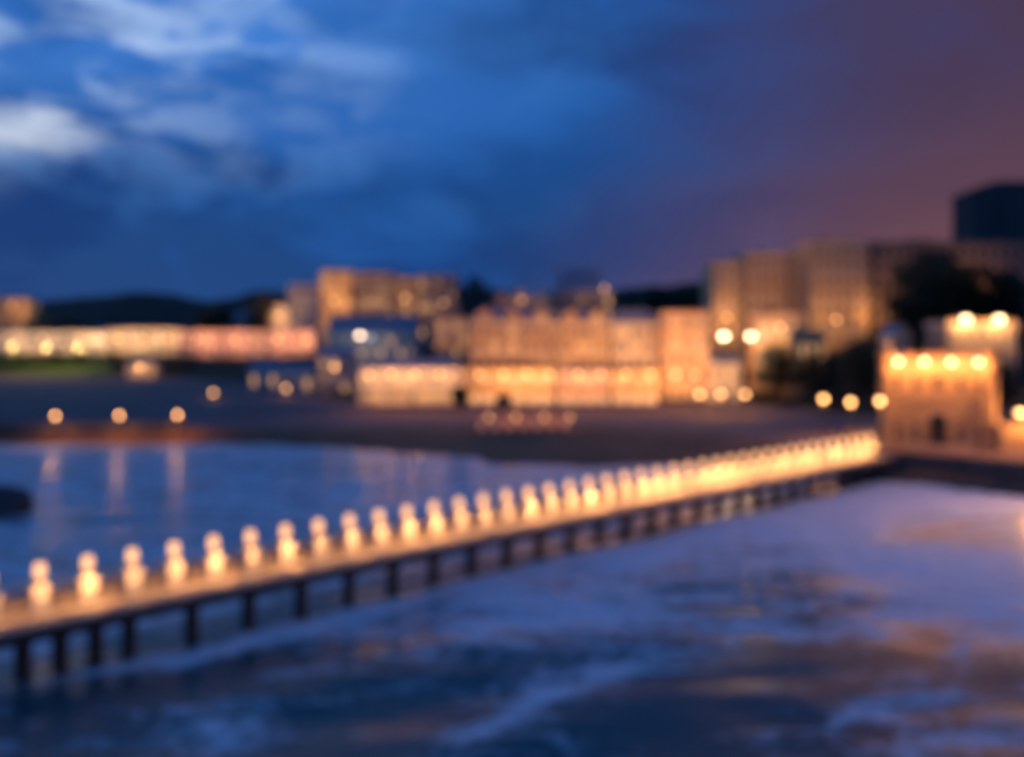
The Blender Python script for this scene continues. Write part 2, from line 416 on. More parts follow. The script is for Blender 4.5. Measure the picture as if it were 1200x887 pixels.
def make_pier_lamp():
    r = empty('pier_lamp', (0, 0, 0))
    MB().box(-.55, -.45, -1.3, .55, .28, .3).box(-.62, -.53, .3, .62, .36, .42).build('pillar', surf('lamp_pillar_paint', (.7, .6, .46), .6, .15, .8), r)
    MB().lathe([(.34, .42), (.34, .52), (.24, .6), (.22, .8), (.3, .88), (.2, .93)], 10).build('post', surf('cream_post_paint', (.6, .5, .36), .5, .15, 2), r)
    MB().lathe([(.18, .92), (.3, .98), (.38, 1.35), (.34, 1.75), (.2, 1.97)], 12).build('globe', bulbp, r, smooth=True)
    MB().lathe([(.18, 1.97), (.12, 2.05), (.03, 2.11), (.02, 2.22)], 10).build('cap', darkmet, r)
    return r
PL = None; sp = 3.05
s0 = (Vector((-32.2, 58.4, 0)) - P0).dot(DIR)
k0 = -int(s0 / sp); idx = 0
i = k0
lamp_power = 1500
plight = bpy.data.lights.new('lamp_light', 'SPOT'); plight.spot_size = R(84); plight.spot_blend = .9; plight.energy = lamp_power; plight.color = (1, .5, .19); plight.shadow_soft_size = .12
LV = []
for far in (1.1, 1.6, 2.4, 3.2):
    LV.append([])
    for q in (.7, 1, 1.25):
        d = plight.copy(); d.energy = lamp_power * far * q; LV[-1].append(d)
while True:
    s = s0 + i * sp; i += 1
    if s > LEN - 2.5: break
    if PL is None:
        PL = make_pier_lamp(); r = PL
        lo = bpy.data.objects.new('lamp_light', plight); col.objects.link(lo); lo.parent = r; lo.location = (0, -1.15, 1.7); lo.rotation_euler = (R(4), 0, 0)
    else:
        r = copy_tree(PL)
        for c in kids(r):
            if c.type == 'LIGHT': c.data = LV[min(3, max(0, int(i / 9)))][random.randrange(3)]
    p = P0 + DIR * s + NRM * (W - .12); r.location = (p.x, p.y, ZD + 1.312); r.rotation_euler = (0, 0, ang)
    px = 600 + F * p.x / p.y
    if px < -12: tag(r, 'glowing globe lamp on the pier parapet, beyond the left edge of the picture', 'lamp', 'globe lamps along the pier'); continue
    idx += 1
    tag(r, 'glowing globe lamp on the pier parapet, %s from the left edge' % ordinal(idx), 'lamp', 'globe lamps along the pier')

# ------------------------------------------------------------------ lamps on land
def make_street_lamp(h, glow, hd=.42):
    r = empty('street_lamp', (0, 0, 0))
    MB().lathe([(.22, 0), (.2, .5), (.1, .7), (.06, h)], 10).build('post', darkmet, r)
    mb = MB().lathe([(.08, h), (hd, h + .18), (hd * 1.1, h + .45), (hd * .7, h + .8)], 12)
    mb.build('lantern', glow, r, smooth=True)
    MB().lathe([(hd * .8, h + .8), (hd * .4, h + 1.0), (.04, h + 1.15)], 10).build('cap', darkmet, r)
    return r
protos = {}
LP = {}
def lamp(px, Y, py, label, power, color=(1, .46, .16), group=None, white=False, hd=.42, zb=None, name='street_lamp', loff=(0, -.9, -.5), cat='street lamp', flood=False, aim=None):
    zt = zat(py, Y); zb = ground(px, Y) if zb is None else zb
    h = max(1.5, zt - zb - .4); key = (round(h, 1), white, hd)
    if key not in protos: protos[key] = make_street_lamp(key[0], bulbw if white else bulb, hd); r = protos[key]
    else:
        r = copy_tree(protos[key])
        for c in kids(r):
            if c.type == 'LIGHT': col.objects.unlink(c); bpy.data.objects.remove(c)
    r.name = name
    p = at(px, Y, zb); r.location = p
    tag(r, label, cat, group)
    if power and group == 'street lamps before the hotel row': light(r, (0, -.6, h + .2), 2200, (1, .42, .14), .35, ((R(-72), 0, 0), R(150))); power *= 1.1  # added second spot throwing warm spill seaward onto the beach
    if power: light(r, (loff[0], loff[1], h + loff[2]), power, color, .35, (((flood if flood is not True else R(104)), 0, 0), R(155)) if flood else ((aim, R(125)) if aim else None))
    return r

# ------------------------------------------------------------------ buildings
WP = {}
def window_proto(w, h, lit, fm, mull=True):
    key = (round(w, 2), round(h, 2), lit, fm.name)
    if key in WP: return WP[key]
    mb = MB(); t = .12; d = .1
    mb.box(-w / 2 - t, -d, -t, -w / 2, .05, h + t).box(w / 2, -d, -t, w / 2 + t, .05, h + t)
    mb.box(-w / 2, -d, h, w / 2, .05, h + t)
    mb.box(-w / 2 - t * 1.4, -d - .12, -t - .12, w / 2 + t * 1.4, .05, -t)       # sill
    mb.box(-w / 2, -.07, h * .5 - .03, w / 2, -.02, h * .5 + .03)
    if mull: mb.box(-.03, -.072, 0, .03, -.022, h)
    mb.box(-w / 2, -d, -t + .001, w / 2, .05, 0)
    me = mb.build('window', fm).data
    ob = bpy.data.objects[-1] if False else None
    for o in [o for o in bpy.data.objects if o.data == me]: bpy.data.objects.remove(o)
    pm = MB().add([(-w / 2, -.02, 0), (w / 2, -.02, 0), (w / 2, -.02, h), (-w / 2, -.02, h)], [(0, 1, 2, 3)])
    gm = {0: g_dark, 1: g_dim, 2: g_lit}[lit]
    po = pm.build('pane', gm); pme = po.data; bpy.data.objects.remove(po)
    WP[key] = (me, pme)
    return WP[key]
def place_window(parent, x, y, z, w, h, lit, fm, rz=0):
    me, pme = window_proto(w, h, lit, fm)
    o = bpy.data.objects.new('window', me); col.objects.link(o); o.parent = parent; o.location = (x, y, z); o.rotation_euler = (0, 0, rz)
    q = bpy.data.objects.new('pane', pme); col.objects.link(q); q.parent = o
    return o
def building(name, label, cat, px0, px1, pytop, Y, zb, floors, ncol, wall, roof='flat', roofh=3, depth=12, lit=.3, roofm=None, group=None, rz=0,
             frame=None, chim=0, balcony=False, ground_door=True, sides=True, ww=None, gables=0, roofpy=None, cornice=True):
    x0, x1 = (px0 - 600) / F * Y, (px1 - 600) / F * Y
    w = x1 - x0; zt = zat(pytop, Y)
    if roof != 'flat': zt -= roofh
    h = zt - zb; frame = frame or white_p; roofm = roofm or slate
    root = empty(name, ((x0 + x1) / 2, Y, zb), rz, label, cat, group)
    a = w / 2
    sub = 5
    MB().box(-a, 0, -sub, a, depth, h).build('wall', wall, root)
    if cornice:
        cb = MB(); 
        cb.box(-a - .25, -.25, h + .003, a + .25, depth + .25, h + .35)
        for k in range(1, floors): 
            if k % 2: MB().box(-a - .08, -.1, h * k / floors - .1, a + .08, -.002, h * k / floors + .12).build('string_course', frame, root)
        cb.build('cornice', frame, root)
    ht = h + (.352 if cornice else 0)
    if roof == 'flat':
        mb = MB().box(-a, 0, ht, a, .3, ht + .9).box(-a, depth - .3, ht, a, depth, ht + .9).box(-a, .3, ht, -a + .3, depth - .3, ht + .9).box(a - .3, .3, ht, a, depth - .3, ht + .9)
        mb.build('parapet', wall, root)
        rf = MB().box(-a + .3, .3, ht, a - .3, depth - .3, ht + .1).box(-a * .4, depth * .4, ht + .1, -a * .1, depth * .7, ht + 2.2).build('roof', leadm, root)
    elif roof == 'gable':            # ridge along x
        e = .4
        mb = MB().add([(-a - e, -e, ht), (a + e, -e, ht), (a + e, depth + e, ht), (-a - e, depth + e, ht), (-a - e, depth / 2, ht + roofh), (a + e, depth / 2, ht + roofh)],
            [(0, 1, 5, 4), (2, 3, 4, 5), (1, 2, 5), (3, 0, 4), (0, 3, 2, 1)])
        rf = mb.build('roof', roofm, root)
    elif roof == 'front':            # gable towards the viewer
        e = .4
        mb = MB().add([(-a - e, -e, ht), (a + e, -e, ht), (a + e, depth + e, ht), (-a - e, depth + e, ht), (0, -e, ht + roofh), (0, depth + e, ht + roofh)],
            [(0, 4, 5, 3), (1, 2, 5, 4), (2, 3, 5), (0, 3, 2, 1)])
        rf = mb.build('roof', roofm, root)
        MB().prism([(-a, ht + .01), (a, ht + .01), (0, ht + roofh - .25)], -.2, .1).build('gable', wall, root)
    else:                            # hip / mansard
        e = .35; ins = min(a, depth / 2) * (.9 if roof == 'hip' else .35)
        mb = MB().add([(-a - e, -e, ht), (a + e, -e, ht), (a + e, depth + e, ht), (-a - e, depth + e, ht),
                       (-a + ins, ins, ht + roofh), (a - ins, ins, ht + roofh), (a - ins, depth - ins, ht + roofh), (-a + ins, depth - ins, ht + roofh)],
            [(0, 1, 5, 4), (1, 2, 6, 5), (2, 3, 7, 6), (3, 0, 4, 7), (4, 5, 6, 7), (0, 3, 2, 1)])
        rf = mb.build('roof', roofm, root)
    for g in range(gables):          # dormer gables on the front edge
        gx = -a + (g + .5) * w / gables; gw = min(2.2, w / gables * .36)
        MB().box(gx - gw, -.3, ht + .36, gx + gw, 2.6, ht + 1.9).prism([(gx - gw - .2, ht + 1.91), (gx + gw + .2, ht + 1.91), (gx, ht + 1.9 + gw)], -.4, 2.8).build('dormer', wall, root)
        place_window(root, gx, -.33, ht + .62, gw * .8, 1.1, random.choice((0, 0, 2)), frame)
    for c in range(chim):
        cx = -a * .8 + (c + .5) * 1.6 * a / chim; zc = ht + (roofh * .4 if roof != 'flat' else 0)
        cm = MB().box(cx - .6, depth * .55, zc, cx + .6, depth * .55 + .9, ht + roofh + 1.6)
        for q in (-.35, 0, .35): cm.lathe([(.14, 0), (.11, .5)], 8, (cx + q, depth * .55 + .45, ht + roofh + 1.6))
        cm.build('chimney', brickm, rf)
    fh = h / floors; cw = w / ncol; wh = fh * .55; w_w = ww or min(1.5, cw * .5)
    def pick():
        r = random.random()
        return 2 if r < lit * .6 else (1 if r < lit else 0)
    for f in range(floors):
        for c in range(ncol):
            x = -a + (c + .5) * cw; z = f * fh + fh * .22
            if f == 0 and ground_door and c == ncol // 2:
                d = MB().box(x - .95, -.14, 0, x - .75, .02, 2.6).box(x + .75, -.14, 0, x + .95, .02, 2.6).box(x - .95, -.14, 2.6, x + .95, .02, 2.85).box(x - 1.3, -.9, 2.95, x + 1.3, 0, 3.05)
                d.build('door_frame', frame, root)
                dd = MB().box(x - .75, -.06, 0, x + .75, -.004, 2.6).build('door', timber, root)
                continue
            place_window(root, x, -.004, z, w_w, wh, pick(), frame)
            if balcony and f > 0:
                bb = MB().box(x - cw * .4, -1.1, z - .35, x + cw * .4, -.27, z - .2)
                bb.tube((x - cw * .4, -1.08, z + .7), (x + cw * .4, -1.08, z + .7), .04, n=4)
                for q in range(7): bb.tube((x - cw * .4 + q * cw * .8 / 6, -1.08, z - .2), (x - cw * .4 + q * cw * .8 / 6, -1.08, z + .7), .025, n=4)
                for sx in (-1, 1): bb.box(x + sx * cw * .4 - .05, -1.1, z - .6, x + sx * cw * .4 + .05, -.005, z - .35)
                bb.build('balcony', frame, root)
        if sides:
            ns = max(1, int(depth / 4.5))
            for c in range(ns):
                yv = (c + .5) * depth / ns; z = f * fh + fh * .22
                sx = 1 if (px0 + px1) / 2 < 600 else -1
                place_window(root, sx * (a + .004), yv, z, w_w, wh, pick(), frame, sx * math.pi / 2)
    return root

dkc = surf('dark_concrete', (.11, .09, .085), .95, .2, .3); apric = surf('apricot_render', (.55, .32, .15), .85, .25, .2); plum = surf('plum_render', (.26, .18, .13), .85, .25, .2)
# --- seafront row
b_ = building('seafront_pavilion', 'long low cream seafront pavilion with bright glazed front, left end of the hotel row', 'pavilion', 421, 543, 423, 240, 4.6, 2, 9, pale, 'hip', 2.6, 12, .95, ww=2.0)
mb = MB().box(-15, -3.2, 4.6, 15, -.27, 4.8)
for i in range(11): mb.tube((-14.6 + i * 2.92, -3.05, 0), (-14.6 + i * 2.92, -3.05, 4.6), .12, n=8)
mb.build('veranda', white_p, b_)
building('hotel', 'narrow ochre hotel with flat roof rising behind the right end of the low pavilion', 'hotel', 511, 549, 376, 262, 5, 6, 4, ochre, 'flat', 0, 14, .3, balcony=True)
building('hotel', 'broad gabled sandstone hotel, tallest and widest of the seafront row, two dormers and chimneys', 'hotel', 551, 651, 362, 250, 4.6, 5, 9, sandst, 'mansard', 4.2, 14, .4, chim=4, gables=3)
building('hotel', 'brown brick hotel with slate mansard roof, right of the gabled sandstone hotel', 'hotel', 653, 714, 364, 250, 4.6, 5, 6, ochre, 'mansard', 4, 14, .35, chim=2, gables=2, balcony=True)
building('hotel', 'cream hotel with dark upper storey and slate roof, left of the bright orange end house', 'hotel', 717, 771, 364, 251, 4.6, 5, 5, cream, 'mansard', 4.2, 14, .4, chim=2)
building('hotel', 'bright orange-lit plain end hotel closing the seafront row on the right', 'hotel', 776, 831, 370, 246, 4.6, 5, 5, apric, 'flat', 0, 16, .3)
building('cafe', 'low brightly lit cream cafe stepping down from the end hotel towards the road', 'cafe', 833, 868, 418, 244, 4.8, 2, 4, cream, 'gable', 2.5, 10, .8)
def shop_row(px0, px1, Y, pytop, n, label, aw, sw):
    x0, x1 = (px0 - 600) / F * Y, (px1 - 600) / F * Y; w = x1 - x0; zb = 4.6; h = zat(pytop, Y) - zb
    r = empty('shop_terrace', ((x0 + x1) / 2, Y, zb), 0, label, 'shops')
    a = w / 2
    MB().box(-a, 0, -3, a, 8.5, h).build('wall', sw, r)
    MB().box(-a - .1, -.2, h + .002, a + .1, 8.6, h + .4).build('roof', leadm, r)
    for i in range(n):
        cx = -a + (i + .5) * w / n; hw = w / n * .42
        s = MB().box(cx - hw, -.1, 0, cx + hw, -.003, 3.0).build('shopfront', white_p, r)
        g = MB()
        for q in range(3): g.box(cx - hw + .1 + q * (2 * hw - .1) / 3, -.13, .5, cx - hw + (q + 1) * (2 * hw - .1) / 3, -.103, 2.7)
        g.build('pane', shopg, s)
        A = MB().add([(cx - hw, -.1, 3.5), (cx + hw, -.1, 3.5), (cx + hw, -1.7, 2.95), (cx - hw, -1.7, 2.95), (cx - hw, -1.7, 2.7), (cx + hw, -1.7, 2.7)], [(0, 1, 2, 3), (3, 2, 5, 4)])
        A.build('awning', aw, r)
        place_window(r, cx - hw * .5, -.004, h * .55, 1.1, h * .3, random.choice((2, 2, 0)), white_p)
        place_window(r, cx + hw * .5, -.004, h * .55, 1.1, h * .3, random.choice((2, 2, 0)), white_p)
    return r
shop_row(547, 650, 238.5, 432, 6, 'lit shop terrace with awnings at the foot of the gabled sandstone hotel', awnm, ochre)
shop_row(654, 714, 238.5, 434, 4, 'lit shop terrace with awnings at the foot of the brown hotel', surf('orange_canvas', (.5, .2, .08), .9), pinkr)
shop_row(718, 771, 238.5, 434, 3, 'lit shop terrace at the foot of the cream hotel with dark upper storey', awnm, ochre)

# --- behind the seafront row
building('apartment_block', 'narrow orange-lit apartment tower, left end of the block group on the slope', 'apartments', 375, 411, 320, 380, 11, 8, 3, ochre, 'flat', 0, 14, .5, ground_door=False)
building('apartment_block', 'wide dull brown apartment block right of the orange-lit tower', 'apartments', 413, 461, 322, 386, 12, 8, 6, brickm, 'flat', 0, 14, .35, ground_door=False)
building('apartment_block', 'slim yellowish apartment block between the two brown blocks', 'apartments', 463, 489, 328, 382, 12, 7, 3, ochre, 'flat', 0, 14, .35, ground_door=False)
building('apartment_block', 'brown apartment block next to the black tree, right end of the block group', 'apartments', 490, 535, 325, 378, 12, 7, 5, brickm, 'flat', 0, 14, .3, ground_door=False)
building('apartment_block', 'pale grey apartment block left of the orange-lit tower', 'apartments', 338, 373, 335, 472, 18, 6, 4, greyr, 'flat', 0, 14, .15, ground_door=False)
building('house', 'pale gabled house left of the grey apartment block', 'house', 316, 338, 356, 470, 19, 3, 2, pale, 'front', 4, 10, .6, ground_door=False)
building('house', 'small yellowish house among dark trees on the left slope', 'house', 272, 296, 366, 482, 19, 2, 2, cream, 'gable', 3, 9, .5, ground_door=False)
building('town_house', 'long slate-roofed town house with a white lamp before it, behind the pavilion', 'house', 384, 486, 370, 310, 7, 4, 9, greyr, 'gable', 7, 14, .25, chim=3)
building('town_house', 'pinkish town house left of the low pavilion', 'house', 372, 410, 408, 278, 5, 3, 3, pinkr, 'gable', 3, 10, .5)
building('gabled_house', 'pinkish gabled house on the rise, leftmost of the three above the sandstone hotel', 'house', 578, 599, 342, 335, 17, 3, 3, pinkr, 'front', 4, 10, .25, ground_door=False, chim=1)
building('gabled_house', 'pinkish gabled house on the rise, middle one of the three above the sandstone hotel', 'house', 600, 621, 338, 335, 17, 3, 3, pinkr, 'front', 4, 10, .25, ground_door=False, chim=1)
building('gabled_house', 'pinkish gabled house on the rise, rightmost of the three above the sandstone hotel', 'house', 622, 643, 342, 335, 17, 3, 3, cream, 'front', 4, 10, .35, ground_door=False, chim=1)
building('mansion', 'large dark mansion with steep slate roof and lit upper right corner above the hotels', 'mansion', 644, 718, 316, 325, 12, 5, 7, brickm, 'hip', 9, 18, .2, chim=4, ground_door=False)
for i, (a_, b2, c_) in enumerate(((292, 325, 425), (328, 366, 428))):
    building('shed', ('low slate-roofed shed left of the pinkish town house, ' + ('farther one' if i == 0 else 'nearer one')), 'shed', a_, b2, c_, 300 - i * 18, 5, 1, 3, greyr, 'gable', 3, 9, .4, group='low sheds by the promenade')
# --- right: cliff hotels
building('cliff_hotel', 'tall cliff hotel wing with amber-lit edge, leftmost of the cliff row', 'hotel', 836, 868, 311, 263, 13, 8, 3, ochre, 'flat', 0, 16, 0, ground_door=False)
building('cliff_hotel', 'dim purplish cliff hotel wing between the amber-edged wing and the amber tower', 'hotel', 869, 948, 300, 266, 13, 8, 8, ochre, 'flat', 0, 16, 0, ground_door=False)
building('cliff_hotel', 'tall amber-lit tower wing of the cliff hotel with bright roof edge', 'hotel', 949, 1016, 286, 252, 12, 9, 6, ochre, 'flat', 0, 16, 0, ground_door=False)
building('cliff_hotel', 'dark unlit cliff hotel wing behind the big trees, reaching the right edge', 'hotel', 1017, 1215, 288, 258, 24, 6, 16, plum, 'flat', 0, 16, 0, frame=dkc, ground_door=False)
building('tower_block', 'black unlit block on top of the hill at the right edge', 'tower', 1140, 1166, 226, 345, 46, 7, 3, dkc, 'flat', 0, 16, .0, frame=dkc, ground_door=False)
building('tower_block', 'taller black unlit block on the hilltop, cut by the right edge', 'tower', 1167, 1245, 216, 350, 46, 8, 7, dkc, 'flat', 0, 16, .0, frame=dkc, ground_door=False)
building('terrace_house', 'low orange-lit terrace building in front of the dim cliff hotel wing', 'house', 886, 944, 371, 236, 13, 2, 6, apric, 'flat', 0, 8, .5, ground_door=False, sides=False)
building('terrace_house', 'small orange-lit annex below the amber tower wing', 'house', 925, 968, 392, 226, 12, 1, 4, ochre, 'flat', 0, 7, .5, ground_door=False, sides=False)
building('lodge', 'orange stone lodge with two roof lamps, behind and right of the castle', 'lodge', 1110, 1192, 382, 186, 7, 4, 6, sandst, 'flat', 0, 10, .15, ground_door=False)
building('gate_house', 'small slim house peeping out behind the left corner of the castle', 'house', 1050, 1068, 382, 182, 7, 4, 1, ochre, 'front', 2.5, 8, .1, ground_door=False)
# --- left: long lit terrace
building('long_terrace', 'long cream floodlit terrace above the lawn at the far left', 'terrace', -70, 104, 391, 452, 14.5, 2, 18, pale, 'flat', 0, 10, .7, ground_door=False, ww=2.2)
building('terrace_pavilion', 'tall cream corner pavilion standing at the right end of the lawn', 'pavilion', 105, 125, 386, 448, 10, 4, 3, pale, 'hip', 2, 9, .6, ground_door=False)
building('long_terrace', 'orange floodlit terrace with brightest right end, above the lit kiosk', 'terrace', 126, 207, 388, 452, 14.5, 2, 9, cream, 'flat', 0, 10, .7, ground_door=False, ww=2.2)
building('long_terrace', 'long dull pink terrace right of the floodlit ones, ending near the grey block', 'terrace', 208, 368, 390, 446, 14, 2, 16, pinkr, 'flat', 0, 10, .4, ground_door=False, ww=2)
building('kiosk', 'small glowing yellow kiosk below the terraces', 'kiosk', 148, 181, 422, 402, 5.5, 1, 4, cream, 'hip', 2, 7, 1, ww=2)
building('villa', 'orange villa on the skyline at the left edge', 'villa', -8, 34, 346, 560, 17, 4, 5, ochre, 'hip', 3, 12, .5, ground_door=False)

# ------------------------------------------------------------------ castle
Yc = 146; zc = 3.5
cw0, cw1 = (1034 - 600) / F * Yc, (1163 - 600) / F * Yc; cW = cw1 - cw0
CR = R(-24); cW *= .83
castle = empty('castle', ((cw0 + cw1) / 2, Yc, zc), CR, 'castellated sandstone castle with arched dark doorway at the landward end of the pier', 'castle')
hw = cW / 2; hc = zat(424, Yc) - zc; dep = 13
def arch(cx, w, h, n=10):
    pts = [(cx - w / 2, 0)]
    for k in range(n + 1):
        a = math.pi - math.pi * k / n
        pts.append((cx + w / 2 * math.cos(a), h - w / 2 + w / 2 * math.sin(a)))
    pts.append((cx + w / 2, 0))
    return pts
# front wall with a real arched opening
dx_, dw, dh = 0.1, 2.9, 6.2
mb = MB()
mb.box(-hw, 0, -3, dx_ - dw / 2, 1.2, hc).box(dx_ + dw / 2, 0, -3, hw, 1.2, hc)
ap = arch(dx_, dw, dh)[1:-1]
for (p, q) in zip(ap[:-1], ap[1:]):
    mb.add([(p[0], 0, p[1]), (q[0], 0, q[1]), (q[0], 0, hc), (p[0], 0, hc), (p[0], 1.2, p[1]), (q[0], 1.2, q[1]), (q[0], 1.2, hc), (p[0], 1.2, hc)],
           [(0, 1, 2, 3), (5, 4, 7, 6), (4, 5, 1, 0), (3, 2, 6, 7)])
mb.box(dx_ - dw / 2, 0, -3, dx_ + dw / 2, 1.2, 0)
mb.box(-hw, 1.2, -3, -hw + 1.0, dep, hc).box(hw - 1, 1.2, -3, hw, dep, hc).box(-hw + 1, dep - 1, -3, hw - 1, dep, hc)
mb.box(-hw + 1, 1.2, hc - 1.2, hw - 1, dep - 1, hc - .8).box(dx_ - 3, 4.5, 0, dx_ + 3, 4.8, hc - 1.2)
mb.build('wall', sandst, castle)
MB().prism([(x, z) for x, z in arch(dx_, dw - .1, dh - .05)], .7, .85).build('door', timber, castle)
trim = stone('pale_dressed_stone', (.55, .42, .3), (.35, .28, .2), .6, .3)
mb = MB()
for k in range(11):      # voussoirs
    a0 = math.pi * k / 11; a1 = math.pi * (k + .9) / 11; r0, r1 = dw / 2 + .003, dw / 2 + .5; cz = dh - dw / 2
    q = [(dx_ + r0 * math.cos(a0), cz + r0 * math.sin(a0)), (dx_ + r1 * math.cos(a0), cz + r1 * math.sin(a0)), (dx_ + r1 * math.cos(a1), cz + r1 * math.sin(a1)), (dx_ + r0 * math.cos(a1), cz + r0 * math.sin(a1))]
    mb.prism(q[::-1], -.12, -.002)
mb.build('arch_surround', trim, castle)
mb = MB()
mb.box(-hw - .2, -.22, hc * .56, hw + .2, -.002, hc * .56 + .35).box(-hw - .3, -.32, hc - .5, hw + .3, -.002, hc - .1)
for k in range(18): mb.box(-hw + .2 + k * (2 * hw - .8) / 17, -.3, hc - .95, -hw + .6 + k * (2 * hw - .8) / 17, -.002, hc - .503)
mb.build('string_course', trim, castle)
mb = MB()
def merl(x0, x1, y0, y1, z, along='x', n=8):
    for k in range(n):
        t0, t1 = k / n, (k + .58) / n
        if along == 'x': mb.box(x0 + (x1 - x0) * t0, y0, z + .6, x0 + (x1 - x0) * t1, y1, z + 1.5)
        else: mb.box(x0, y0 + (y1 - y0) * t0, z + .6, x1, y0 + (y1 - y0) * t1, z + 1.5)
mb.box(-hw - .15, -.3, hc + .002, hw + .15, .2, hc + .6); merl(-hw - .15, hw + .15 + .8, -.3, .2, hc + .001, n=10)
mb.box(-hw - .15, .2, hc + .002, -hw + .3, dep, hc + .6).box(hw - .3, .2, hc + .002, hw + .15, dep, hc + .6)
merl(-hw - .15, -hw + .3, 1, dep, hc + .001, 'y', 7); merl(hw - .3, hw + .15, 1, dep, hc + .001, 'y', 7)
mb.build('battlement', sandst, castle)
tw = MB().box(-2.3, 2.2, hc - .8, 2.3, 6.2, hc + 2.0); tw.prism([(-2.6, hc + 2.002), (2.6, hc + 2.002), (0, hc + 3.6)], 2, 6.5)
tw.build('roof_turret', sandst, castle)
for sx in (-1, 1):
    t = MB().lathe([(1.25, -3), (1.15, hc * .5), (1.15, hc + .2), (1.4, hc + .5), (1.4, hc + 1.6)], 16, (sx * (hw + .1), .2, 0))
    for k in range(7):
        a = 2 * math.pi * k / 7; t.box(sx * (hw + .1) + 1.1 * math.cos(a) - .25, .2 + 1.1 * math.sin(a) - .25, hc + 1.6, sx * (hw + .1) + 1.1 * math.cos(a) + .25, .2 + 1.1 * math.sin(a) + .25, hc + 2.2)
    t.build('corner_turret', sandst, castle)
for x in (-6.3, -3.3, 3.5, 6.5):
    for z in (1.6, hc * .56 + 1.8):
        if z < 3 and abs(x) < 5 and False: continue
        place_window(castle, x, -.004, z, 1.0, 2.3, 0, trim)
place_window(castle, dx_, -.004, hc * .56 + 1.8, 1.3, 2.4, 0, trim)
# roof-edge lamps washing the wall
for k, px in enumerate((1049, 1080, 1112, 1145)):
    lx = (-.39, -.13, .13, .39)[k] * cW
    r = empty('wall_lamp', Vector(((cw0 + cw1) / 2 + lx * math.cos(CR) + .35 * math.sin(CR), Yc + lx * math.sin(CR) - .35 * math.cos(CR), zat(424, Yc))), CR, 'bright flood lamp on the castle battlement, %s of four from the left' % ONES[k], 'lamp', 'lamps on the castle battlement')
    MB().tube((0, .1, -.4), (0, -1.1, .15), .05).build('bracket', darkmet, r)
    MB().lathe([(.16, -.3), (.32, -.2), (.32, .15), (.2, .3)], 12, (0, -1.1, .1)).build('lantern', bulbw, r, smooth=True)
    light(r, (0, -2.1, -.7), 1900, (1, .38, .1), .3)
TER = 1
mb = MB()
for k in range(5): mb.box(-6 + k * .3, -1.6 + k * .35 - .35, 0, 6 - k * .3, -1.6 + k * .35, .17 * (k + 1))
tag(mb.build('stone_steps', trim, loc=((cw0 + cw1) / 2 + .35 * math.sin(CR), Yc - .35 * math.cos(CR), zc + .02)), 'broad low stone steps in front of the castle door', 'steps').rotation_euler = (0, 0, CR)
def wall_run(name, label, pts, z0, z1, th, mat, cat='wall', cren=False):
    mb = MB()
    for (a, b) in zip(pts[:-1], pts[1:]):
        a, b = Vector((*a, 0)), Vector((*b, 0)); d = (b - a).normalized(); n_ = Vector((-d.y, d.x, 0)) * th / 2
        q = [a + n_, a - n_, b - n_, b + n_]
        mb.add([(p.x, p.y, z0) for p in q] + [(p.x, p.y, z1) for p in q], [(0, 1, 2, 3), (7, 6, 5, 4), (0, 4, 5, 1), (1, 5, 6, 2), (2, 6, 7, 3), (3, 7, 4, 0)])
        if cren:
            L_ = (b - a).length; k = int(L_ / 1.6)
            for i in range(k):
                c0, c1 = a + d * (i * L_ / k), a + d * ((i + .55) * L_ / k)
                q = [c0 + n_, c0 - n_, c1 - n_, c1 + n_]
                mb.add([(p.x, p.y, z1) for p in q] + [(p.x, p.y, z1 + .6) for p in q], [(7, 6, 5, 4), (0, 4, 5, 1), (1, 5, 6, 2), (2, 6, 7, 3), (3, 7, 4, 0)])
    return tag(mb.build(name, mat), label, cat)
def P(px, Y): v = at(px, Y); return (v.x, v.y)
wall_run('garden_wall', 'low crenellated stone wall joining the castle left side to the pier head', [P(990, 147), P(1010, 149), P(1034, 150.5)], 2, 6.0, .7, sandst, cren=True)
wall_run('garden_wall', 'low crenellated stone wall right of the castle, running out of frame', [P(1172, 141), P(1215, 140), P(1330, 137)], 2, 8.0, .7, sandst, cren=True)
wall_run('sea_wall', 'dark curved stone sea wall under the castle', [P(x, row(x, 1)[0] - .6) for x in (985, 1030, 1060, 1095, 1130, 1165, 1200, 1260, 1330, 1400)], -2, 4.3, .9, quaym)
wall_run('quay_wall', 'dark stone quay wall along the left shore with three lamps', [P(x, row(x, 1)[0] - .8) for x in range(-500, 231, 40)], -2, 4.1, .9, quaym)
